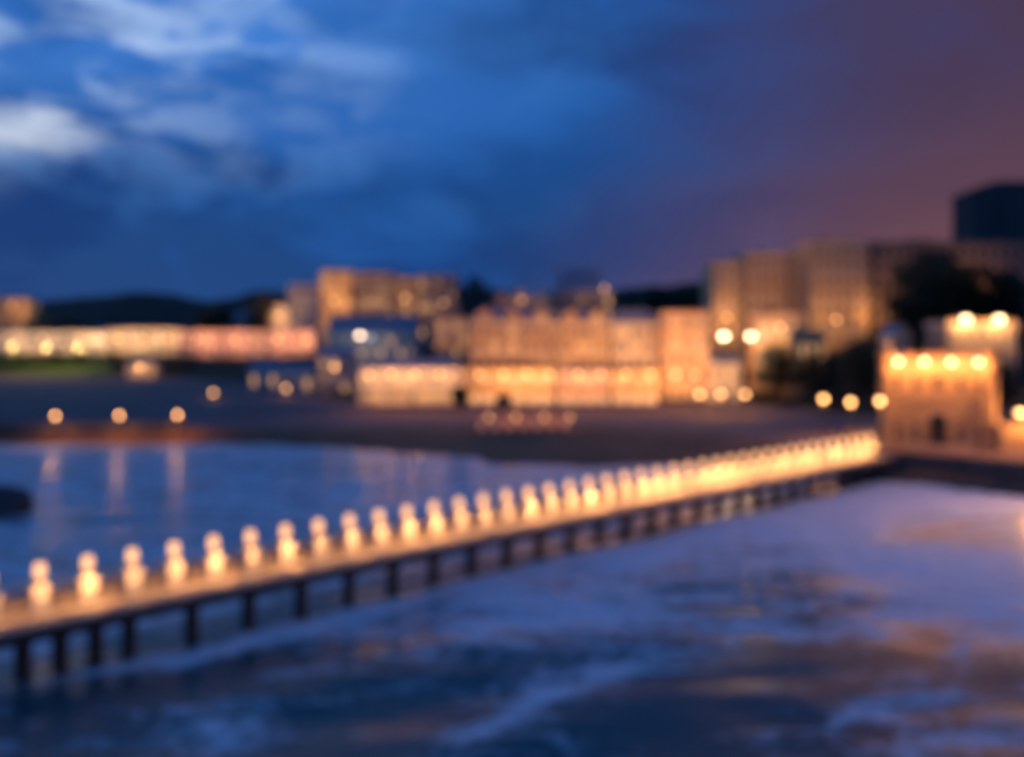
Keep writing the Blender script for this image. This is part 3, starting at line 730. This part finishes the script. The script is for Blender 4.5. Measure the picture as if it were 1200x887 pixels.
# rock armour at the sea wall foot
rockm = surf('dark_rock', (.05, .042, .04), .7, .4, .5, .8, 2)
def rock_mb(sx, sy, sz, seed, sub=3):
    import bmesh
    bm = bmesh.new(); bmesh.ops.create_icosphere(bm, subdivisions=sub, radius=1)
    for v in bm.verts:
        p = v.co.copy(); k = 1 + .35 * noise.noise(p * 1.1 + Vector((seed, 0, 0))) + .15 * noise.noise(p * 3 + Vector((0, seed, 0)))
        v.co = Vector((p.x * sx, p.y * sy, p.z * sz)) * k
    mb = MB(); mb.add([v.co for v in bm.verts], [tuple(v.index for v in f.verts) for f in bm.faces]); bm.free(); return mb
rk = [rock_mb(1.2, 1, .8, s, 2) for s in range(4)]
rk0 = [None] * 4; n = 0
for i in range(44):
    px = 992 + i * 5 + random.uniform(-2, 2); Y = row(px, 0)[0] - .6 - random.uniform(0, 2.2); k = i % 4
    if rk0[k] is None: o = rk0[k] = rk[k].build('rock', rockm)
    else: o = rk0[k].copy(); col.objects.link(o)
    p = at(px, Y, random.uniform(0, .4)); o.location = p; o.rotation_euler = (random.random(), random.random(), random.random() * 6); s = random.uniform(.7, 1.3); o.scale = (s, s, s)
    tag(o, 'dark boulder at the foot of the castle sea wall', 'rock', 'boulders below the castle sea wall')
o = rock_mb(4.6, 3.4, 3.6, 11, 4)
o.v = [(x, y, min(z, 3.3 + .15 * math.sin(x * 2))) for x, y, z in o.v]
o = o.build('rock_stack', rockm, loc=at(-6, 109, .3)); tag(o, 'flat-topped dark rock standing in the bay at the left edge', 'rock')

# ------------------------------------------------------------------ beach huts, orange
hutc = [surf('red_board', (.4, .09, .04), .8, .25, 1, .4, 5, stretch=(.2, .2, 4)), surf('orange_board', (.5, .17, .05), .8, .25, 1, .4, 5, stretch=(.2, .2, 4)), surf('russet_board', (.3, .1, .06), .8, .25, 1, .4, 5, stretch=(.2, .2, 4))]
for i, px in enumerate((564, 581, 597, 614, 630, 646, 662)):
    Y = 188 + (i % 2) * .6; zb = ground(px, Y); c = hutc[(i * 2) % 3]
    r = empty('beach_hut', at(px, Y, zb), random.uniform(-.05, .05), '%s beach hut on the sand before the hotels, %s of seven from the left' % ('red orange russet'.split()[(i * 2) % 3], ONES[i]), 'beach hut', 'beach huts on the sand')
    MB().box(-1.15, 0, -.3, 1.15, 2.6, 2.6).prism([(-1.15, 2.6), (1.15, 2.6), (0, 3.5)], 0.001, 2.599).build('wall', c, r)
    MB().add([(-1.4, -.35, 2.5), (0, -.35, 3.65), (1.4, -.35, 2.5), (-1.4, 2.8, 2.5), (0, 2.8, 3.65), (1.4, 2.8, 2.5), (-1.4, -.35, 2.4), (0, -.35, 3.53), (1.4, -.35, 2.4), (-1.4, 2.8, 2.4), (0, 2.8, 3.53), (1.4, 2.8, 2.4)],
             [(0, 1, 4, 3), (1, 2, 5, 4), (6, 9, 10, 7), (7, 10, 11, 8), (0, 6, 7, 1), (1, 7, 8, 2), (3, 4, 10, 9), (4, 5, 11, 10), (0, 3, 9, 6), (2, 8, 11, 5)]).build('roof', slate, r)
    MB().box(-.5, -.06, 0, .5, -.003, 2.1).build('door', white_p, r)

HUTL = True
# ------------------------------------------------------------------ trees
barkm = surf('bark', (.05, .04, .03), .9, .3, 3)
def leafmat(name, c):
    m = surf(name, c, .7, .55, .35, .1, 3); return m
lf_dark = leafmat('dark_leaves', (.035, .045, .02)); lf_green = leafmat('green_leaves', (.055, .09, .025)); lf_gold = leafmat('olive_leaves', (.1, .085, .03))
def tree(px, Y, pytop, wpx, label, lm=lf_dark, zb=None, nclump=38, leaves=70, name='tree', trunk_frac=.3, group=None, ls=.5):
    zb = ground(px, Y) if zb is None else zb
    Hh = zat(pytop, Y) - zb; rad = wpx / F * Y / 2
    r = empty(name, at(px, Y, zb), random.random() * 6, label, 'tree', group)
    mb = MB(); mb.tube((0, 0, -1), (0, 0, Hh * .5), .05 * Hh * .5, .025 * Hh * .5)
    for k in range(6):
        a = k * 1.05 + random.random(); mb.tube((0, 0, Hh * (trunk_frac + .03 * k)), (rad * .6 * math.cos(a), rad * .6 * math.sin(a), Hh * (.5 + .06 * k)), .02 * Hh * .5, .006 * Hh, 6)
    mb.build('trunk', barkm, r)
    vs = []; fs = []
    zmid = Hh * (trunk_frac + (1 - trunk_frac) / 2); hz = Hh * (1 - trunk_frac) / 2
    for c in range(nclump):
        while True:
            p = Vector((random.uniform(-1, 1), random.uniform(-1, 1), random.uniform(-1, 1)))
            if .25 < p.length < 1: break
        p *= (1 - .12 * random.random()) / max(1, 1)
        ctr = Vector((p.x * rad * .85, p.y * rad * .85, zmid + p.z * hz * .85)); cr = rad * random.uniform(.16, .34)
        for l in range(leaves):
            d = Vector((random.gauss(0, 1), random.gauss(0, 1), random.gauss(0, .75))).normalized() * cr * random.uniform(.5, 1.05)
            q = ctr + d; u = Vector((random.gauss(0, 1), random.gauss(0, 1), random.gauss(0, 1))).normalized(); w = u.orthogonal().normalized(); s = ls * random.uniform(.6, 1.2)
            b0 = len(vs); vs += [q, q + u * s, q + u * s * .6 + w * s * .5, q + w * s * .7]; fs.append((b0, b0 + 1, b0 + 2, b0 + 3))
    cm = MB(); cm.add(vs, fs); cm.build('crown', lm, r)
    return r
tree(557, 332, 317, 50, 'black bushy tree on the skyline right of the brown apartment blocks', zb=16, nclump=60, ls=.8)
tree(1092, 226, 284, 104, 'biggest dark round tree in front of the cliff hotel', zb=16, nclump=150, leaves=110, ls=.7, trunk_frac=.15)
tree(1148, 222, 302, 84, 'dark spreading tree right of the biggest one, above the lodge', zb=15, nclump=110, leaves=100, ls=.7, trunk_frac=.15)
tree(1180, 226, 305, 54, 'dark tree above the right end of the lodge', zb=16, nclump=90, leaves=100, ls=.7, trunk_frac=.15)
tree(1056, 218, 335, 40, 'smaller dark tree at the left foot of the biggest one', zb=14, nclump=40)
tree(1070, 200, 375, 44, 'low dark tree between the castle and the biggest tree', zb=11, nclump=36)
for k, (px, Y, pt, w, lb, m_) in enumerate((
    (912, 226, 396, 66, 'dark bush-like tree on the bank below the orange terrace, left one', lf_dark), (958, 212, 404, 70, 'dark low tree on the bank below the orange annex, middle one', lf_dark),
    (1005, 202, 398, 62, 'dark low tree on the bank left of the castle', lf_dark), (1175, 172, 420, 40, 'dark tree between castle and right garden wall', lf_dark),
    (540, 228, 452, 26, 'olive tree on the promenade at the right end of the pavilion', lf_gold), (590, 228, 463, 18, 'small olive tree on the promenade before the shops', lf_gold),
    (306, 470, 341, 40, 'dark olive tree on the slope left of the pale gabled house', lf_gold), (258, 475, 352, 40, 'dark tree behind the pink terrace, beside the small yellowish house', lf_dark),
    (245, 470, 358, 40, 'dark skyline tree behind the pink terrace', lf_dark), (48, 470, 368, 44, 'golden-lit tree behind the cream terrace on the left', lf_gold), (85, 475, 366, 36, 'dark tree behind the cream terrace, right of the golden-lit one', lf_dark),
    (735, 400, 338, 60, 'dark skyline tree right of the mansion', lf_dark), (775, 400, 335, 60, 'dark skyline tree above the cream hotel', lf_dark), (815, 395, 332, 60, 'dark skyline tree left of the cliff hotel', lf_dark))):
    tree(px, Y, pt, w, lb, m_, nclump=60, leaves=80, ls=.5 if Y < 300 else .9, trunk_frac=.12)
for k, (px, m_) in enumerate(((2, lf_green), (24, lf_green), (47, lf_gold), (68, lf_green), (92, lf_green), (132, lf_gold), (200, lf_gold), (222, lf_dark), (246, lf_dark), (268, lf_dark))):
    Y = 428 if k < 6 else 405
    tree(px, Y, 412 if k < 6 else 424, 24, '%s low tree below the terraces, %s of ten from the left' % ('olive' if m_ is lf_gold else ('green' if m_ is lf_green else 'dark'), ONES[k]), m_, nclump=22, leaves=50, ls=.7, trunk_frac=.12, group='low trees below the terraces')

# ------------------------------------------------------------------ street lamps
for k, (px, Y, py) in enumerate(((65, 183.2, 494), (140, 184, 489), (208, 184.5, 486))):
    lamp(px, Y, py, 'quay lamp reflected in the bay, %s of three from the left' % ONES[k], 1100, (1, .42, .13), hd=.3, zb=4.1, loff=(0, -1.2, .2), group='lamps on the left quay')
for k, px in enumerate((820, 845, 873)):
    lamp(px, 205, 462, 'glowing lamp on the promenade below the end hotel, %s of three from the left' % ONES[k], 700, hd=.6, group='three lamps below the end hotel')
for k, px in enumerate((965, 997, 1031)):
    lamp(px, (158, 158, 140)[k], (467, 471, 470)[k], 'glowing lamp left of the castle by the pier head, %s of three from the left' % ONES[k], 1800, (1, .42, .13), hd=.42, group='three lamps at the pier head')
lamp(1196, 141, 484, 'glowing lamp right of the castle at the right edge', 5000, (1, .42, .13), hd=.6, zb=3.5, loff=(0, -2.5, .2))
SEAW = True
for k, (px, Y) in enumerate(((1340, 118), (1460, 109), (1590, 101))):  # unseen floodlights, added to throw warm light on the surf
    lamp(px, Y, 440, 'unseen floodlight added beyond the right edge to warm the surf, %s of three' % ONES[k], (36000, 36000, 36000)[k], (1, .42, .2), hd=.5, zb=3.5, loff=(0, -1.6, .2), aim=(R(-66), 0, R(-42)), cat='floodlight', name='floodlight')
lamp(1062, 140, 478, 'lamp on the castle forecourt beside the doorway', 0, hd=.3, zb=3.5) if False else None
for k, px in enumerate((848, 880)):
    lamp(px, 231 - k, 394, 'tall white floodlight mast %s of the two right of the end hotel' % ('left' , 'right')[k], 4500, (1, .62, .34), white=True, hd=1.0, name='floodlight_mast', group='white floodlight masts', cat='floodlight', zb=6)
lamp(422, 300, 393, 'tall white lamp in front of the long slate-roofed town house', 1800, (.9, .8, .75), white=True, hd=.9, cat='street lamp')
for k, px in enumerate((1132, 1171)):
    lamp(px, 185, 374, 'bright lamp on the lodge roof edge, %s one' % ('left', 'right')[k], 3000, (1, .5, .18), white=True, hd=.75, zb=22, loff=(0, -1.6, -.6), group='lamps on the lodge roof', cat='lamp', name='roof_lamp')
for k, (px, p) in enumerate(((432, 2200), (458, 2200), (486, 1600), (515, 1400), (562, 1500), (590, 1500), (618, 1900), (644, 1900), (678, 1200), (704, 1200), (734, 1600), (762, 1600), (792, 2600), (815, 2600))):
    lamp(px, 225 + (k * 7) % 4, 439, 'promenade street lamp in front of the hotel row, %s from the left' % ONES[k], p * (2.6, 2.2, 2.4, 3.2, 2.6, 3.8, 3.2, 4.6, 3, 4, 2.2, 4.4, 4.6, 5.4)[k], (1, .41, .13), hd=.35, loff=(0, .6, .4), flood=(R(100) if k < 4 else R(118)), group='street lamps before the hotel row')
for k, px in enumerate((10, 50, 92, 116, 138, 166, 196)):
    lamp(px, 441, 396, 'lamp along the floodlit terraces on the left, %s of seven' % ONES[k], (5200, 3800, 5200, 5000, 3800, 4600, 6500)[k], (1, .55, .25), hd=.6, flood=True, loff=(0, .8, .3), group='lamps along the left terraces')
for k, px in enumerate((232, 275, 325, 360)):
    lamp(px, 436, 398, 'lamp along the dull pink terrace, %s of four' % ONES[k], 9000, (1, .42, .2), hd=.5, flood=True, loff=(0, .8, .3), group='lamps along the pink terrace')
for k, (px, Y, py, p) in enumerate(((165, 395, 430, 3500), (250, 255, 462, 350), (335, 262, 455, 500), (392, 262, 430, 1200))):
    lamp(px, Y, py, ('lamp beside the glowing kiosk', 'lone lamp on the dark promenade right of the quay lamps', 'lamp before the low sheds', 'lamp before the pinkish town house')[k], p, hd=.45)
for k, px in enumerate((573, 605, 638, 668)):  # small lamps added to make the huts glow orange
    lamp(px, 182.5, 489, 'small lamp added on the sand to light the beach huts, %s of four' % ONES[k], 420, (1, .4, .12), hd=.12, flood=True, loff=(0, .5, .2), group='lamps added to light the beach huts')
for k, px in enumerate((14, 54, 90)):  # added lamps that brighten the grass and low trees
    lamp(px, 417, 408, 'lamp added to light the lawn below the left terrace, %s of three' % ONES[k], 8000, (1, .68, .22), hd=.25, loff=(0, -1, .5), group='lamps added to light the lawn')
# lamps that wash upper facades
for k, (px, Y, py, p, lb) in enumerate(((391, 362, 352, 9000, 'street lamp at the foot of the orange-lit apartment tower'), (474, 366, 350, 3000, 'street lamp before the slim yellowish apartment block'),
        (520, 362, 355, 2500, 'street lamp before the right-hand brown apartment block'), (915, 229, 384, 1500, 'lamp before the low orange terrace building'), (980, 238, 375, 4500, 'lamp at the foot of the amber tower wing'),
        (852, 254, 372, 2500, 'lamp at the foot of the amber-edged cliff hotel wing'), (327, 461, 370, 3500, 'lamp before the pale gabled house'), (14, 545, 358, 6000, 'lamp before the skyline villa at the left edge'),
        (611, 322, 352, 1200, 'lamp before the three gabled houses'), (708, 312, 338, 1600, 'lamp before the right corner of the mansion'), (1150, 247, 352, 4200, 'unseen lamp added behind the dark trees to light the right cliff hotel wing'), (1040, 247, 370, 3000, 'lamp at the left end of the unlit cliff hotel wing'))):  # the lamp behind the trees is unseen, added to light the dark wing
    lamp(px, Y, py, lb, p * (2, 1, .8, 1.4, 1.9, 1.8, 1.6, 1.6, 1.6, 1.6, 1.8, 1.8)[k], (1, .45, .15), hd=.35, flood=True, loff=(0, .7, .3))

# ------------------------------------------------------------------ promenade railing
mb = MB()
pr = [at(px, row(px, 1)[0] + 40 * 0 + (row(px, 2)[0] - row(px, 1)[0]) * .9, 0) for px in range(400, 880, 6)]
for i, p in enumerate(pr): p.z = ground(600 + F * p.x / p.y, p.y)
for a, b in zip(pr[:-1], pr[1:]):
    for z in (.5, 1.0): mb.tube((a.x, a.y, a.z + z), (b.x, b.y, b.z + z), .03, n=5)
    mb.tube((a.x, a.y, a.z - .1), (a.x, a.y, a.z + 1.05), .04, n=5)
tag(mb.build('promenade_railing', darkmet), 'thin dark railing between beach and promenade before the hotels', 'railing')

# ------------------------------------------------------------------ sky
w = bpy.data.worlds.new('World'); scene.world = w; w.use_nodes = True
nt = w.node_tree; N, L = nt.nodes, nt.links
bg = N['Background']
def math_(op, a, b=None, c=None):
    n = N.new('ShaderNodeMath'); n.operation = op
    for i, v in enumerate((a, b, c)):
        if v is None: continue
        if isinstance(v, (int, float)): n.inputs[i].default_value = v
        else: L.new(v, n.inputs[i])
    return n.outputs[0]
def smooth(v, a, b, lo=0., hi=1.):
    n = N.new('ShaderNodeMapRange'); n.interpolation_type = 'SMOOTHSTEP'
    n.inputs['From Min'].default_value = a; n.inputs['From Max'].default_value = b; n.inputs['To Min'].default_value = lo; n.inputs['To Max'].default_value = hi
    L.new(v, n.inputs['Value']); return n.outputs[0]
def mixc(f, a, b):
    n = N.new('ShaderNodeMix'); n.data_type = 'RGBA'
    if isinstance(f, (int, float)): n.inputs['Factor'].default_value = f
    else: L.new(f, n.inputs['Factor'])
    for k, v in (('A', a), ('B', b)):
        if isinstance(v, tuple): n.inputs[k].default_value = (*v, 1)
        else: L.new(v, n.inputs[k])
    return n.outputs['Result']
def lin(r, g, b): return tuple(((x / 255 + .055) / 1.055) ** 2.4 if x > 10 else x / 255 / 12.92 for x in (r, g, b))
tc = N.new('ShaderNodeTexCoord'); sx = N.new('ShaderNodeSeparateXYZ'); L.new(tc.outputs['Generated'], sx.inputs[0])
az = math_('ARCTAN2', sx.outputs['X'], sx.outputs['Y'])     # 0 straight ahead, + to the right
el = math_('ARCSINE', sx.outputs['Z'])
cv = N.new('ShaderNodeCombineXYZ'); L.new(math_('MULTIPLY', az, 1.0), cv.inputs['X']); L.new(math_('MULTIPLY', el, 2.3), cv.inputs['Y'])
def nz(scale, det, dist, off, rot=0, rough=.55):
    mp = N.new('ShaderNodeMapping'); mp.inputs['Location'].default_value = (off, off * .37, 0); mp.inputs['Rotation'].default_value = (0, 0, R(rot))
    L.new(cv.outputs[0], mp.inputs[0])
    n = N.new('ShaderNodeTexNoise'); n.inputs['Scale'].default_value = scale; n.inputs['Detail'].default_value = det; n.inputs['Distortion'].default_value = dist; n.inputs['Roughness'].default_value = rough
    L.new(mp.outputs[0], n.inputs['Vector']); return n.outputs['Fac']
nA = nz(3.2, 6, .5, 4.2, -12); nB = nz(7.5, 5, .6, 9.1, -8)
azw = math_('ADD', az, math_('MULTIPLY_ADD', nA, .5, -.25))
elw = math_('ADD', el, math_('MULTIPLY_ADD', nA, .16, -.08))
# base: blue to the left, mauve to the right, darker close to the horizon
back = smooth(math_('ABSOLUTE', az), 1.1, 1.7)
right = math_('MULTIPLY', smooth(math_('SUBTRACT', azw, math_('MULTIPLY', el, .35)), -.1, .4), math_('SUBTRACT', 1, math_('MAXIMUM', back, smooth(el, .4, .65))))
base = mixc(right, lin(25, 76, 146), lin(74, 58, 84))
lowr = mixc(right, lin(30, 70, 128), lin(106, 72, 82))
base = mixc(smooth(elw, .05, .27, 0, 1), lowr, base)
# cloud streaks
nC = nz(2.6, 4, .4, 15.3, -6)
base = mixc(math_('MULTIPLY', smooth(nA, .42, .6), math_('MULTIPLY', smooth(az, .55, -.2), .9)), base, lin(20, 58, 118))
base = mixc(math_('MULTIPLY', smooth(nC, .5, .62), math_('MULTIPLY', smooth(az, .4, -.1), math_('MULTIPLY', smooth(el, .02, .08), .6))), base, lin(36, 98, 180))
hi = math_('MULTIPLY', smooth(elw, .17, .32), smooth(azw, .24, -.28))
base = mixc(math_('MULTIPLY', hi, .95), base, lin(66, 128, 212))
up = math_('MULTIPLY', smooth(elw, .16, .3), smooth(azw, -.06, -.48))
base = mixc(math_('MULTIPLY', up, smooth(math_('MULTIPLY_ADD', nz(15, 4, .8, 2.2, -20), .45, math_('MULTIPLY', nB, .6)), .44, .6)), base, lin(168, 196, 240))
base = mixc(math_('MULTIPLY', math_('MULTIPLY', hi, .75), smooth(nC, .46, .62)), base, lin(30, 88, 165))
base = mixc(math_('MULTIPLY', smooth(nB, .5, .7), math_('MULTIPLY', smooth(az, .3, -.4), math_('MULTIPLY', smooth(el, .08, .2), .35))), base, lin(70, 130, 200))
# the bright gap in the clouds, low on the left
gx = math_('DIVIDE', math_('SUBTRACT', azw, -.585), .075); gy = math_('DIVIDE', math_('SUBTRACT', math_('ADD', el, math_('MULTIPLY_ADD', nB, .1, -.05)), .195), .026)
gap = smooth(math_('ADD', math_('MULTIPLY', gx, gx), math_('MULTIPLY', gy, gy)), 2.6, .0)
base = mixc(gap, base, lin(226, 236, 252))
base = mixc(smooth(el, .37, .62), base, lin(30, 104, 192))
sky = N.new('ShaderNodeTexSky'); sky.sky_type = 'NISHITA'; sky.sun_disc = False; sky.sun_elevation = R(0.5); sky.sun_rotation = R(-50)
sk = N.new('ShaderNodeVectorMath'); sk.operation = 'SCALE'; sk.inputs['Scale'].default_value = .0015; L.new(sky.outputs[0], sk.inputs[0])
sm = N.new('ShaderNodeVectorMath'); sm.operation = 'ADD'; L.new(base, sm.inputs[0]); L.new(sk.outputs[0], sm.inputs[1])
L.new(sm.outputs[0], bg.inputs['Color']); bg.inputs['Strength'].default_value = 1.0
sl = bpy.data.lights.new('sun', 'SUN'); sl.energy = .04; sl.angle = R(20); sl.color = (.8, .85, 1)
so = bpy.data.objects.new('sun', sl); col.objects.link(so)
so.rotation_euler = Vector((math.sin(R(50)), -math.cos(R(50)), -.35)).to_track_quat('-Z', 'Y').to_euler()

# ------------------------------------------------------------------ camera
cam = bpy.data.cameras.new('camera'); co = bpy.data.objects.new('camera', cam); col.objects.link(co)
co.location = (0, 0, H); co.rotation_euler = (R(90), 0, 0)
cam.sensor_width = 36; cam.lens = 36 * F / 1200; cam.shift_y = -(887 / 2 - 400) / 1200
cam.clip_end = 20000; cam.clip_start = .1
if DEFOCUS:
    cam.dof.use_dof = True; cam.dof.focus_distance = 1.6; cam.dof.aperture_fstop = 1.02
scene.camera = co
scene.view_settings.view_transform = 'Standard'; scene.view_settings.look = 'None'; scene.view_settings.exposure = 0; scene.view_settings.gamma = 1
scene.render.resolution_x = 1024; scene.render.resolution_y = 756
scene.cycles.use_denoising = True
scene.cycles.max_bounces = 5; scene.cycles.diffuse_bounces = 2; scene.cycles.glossy_bounces = 2
scene.cycles.sample_clamp_indirect = 3
bpy.context.view_layer.update()
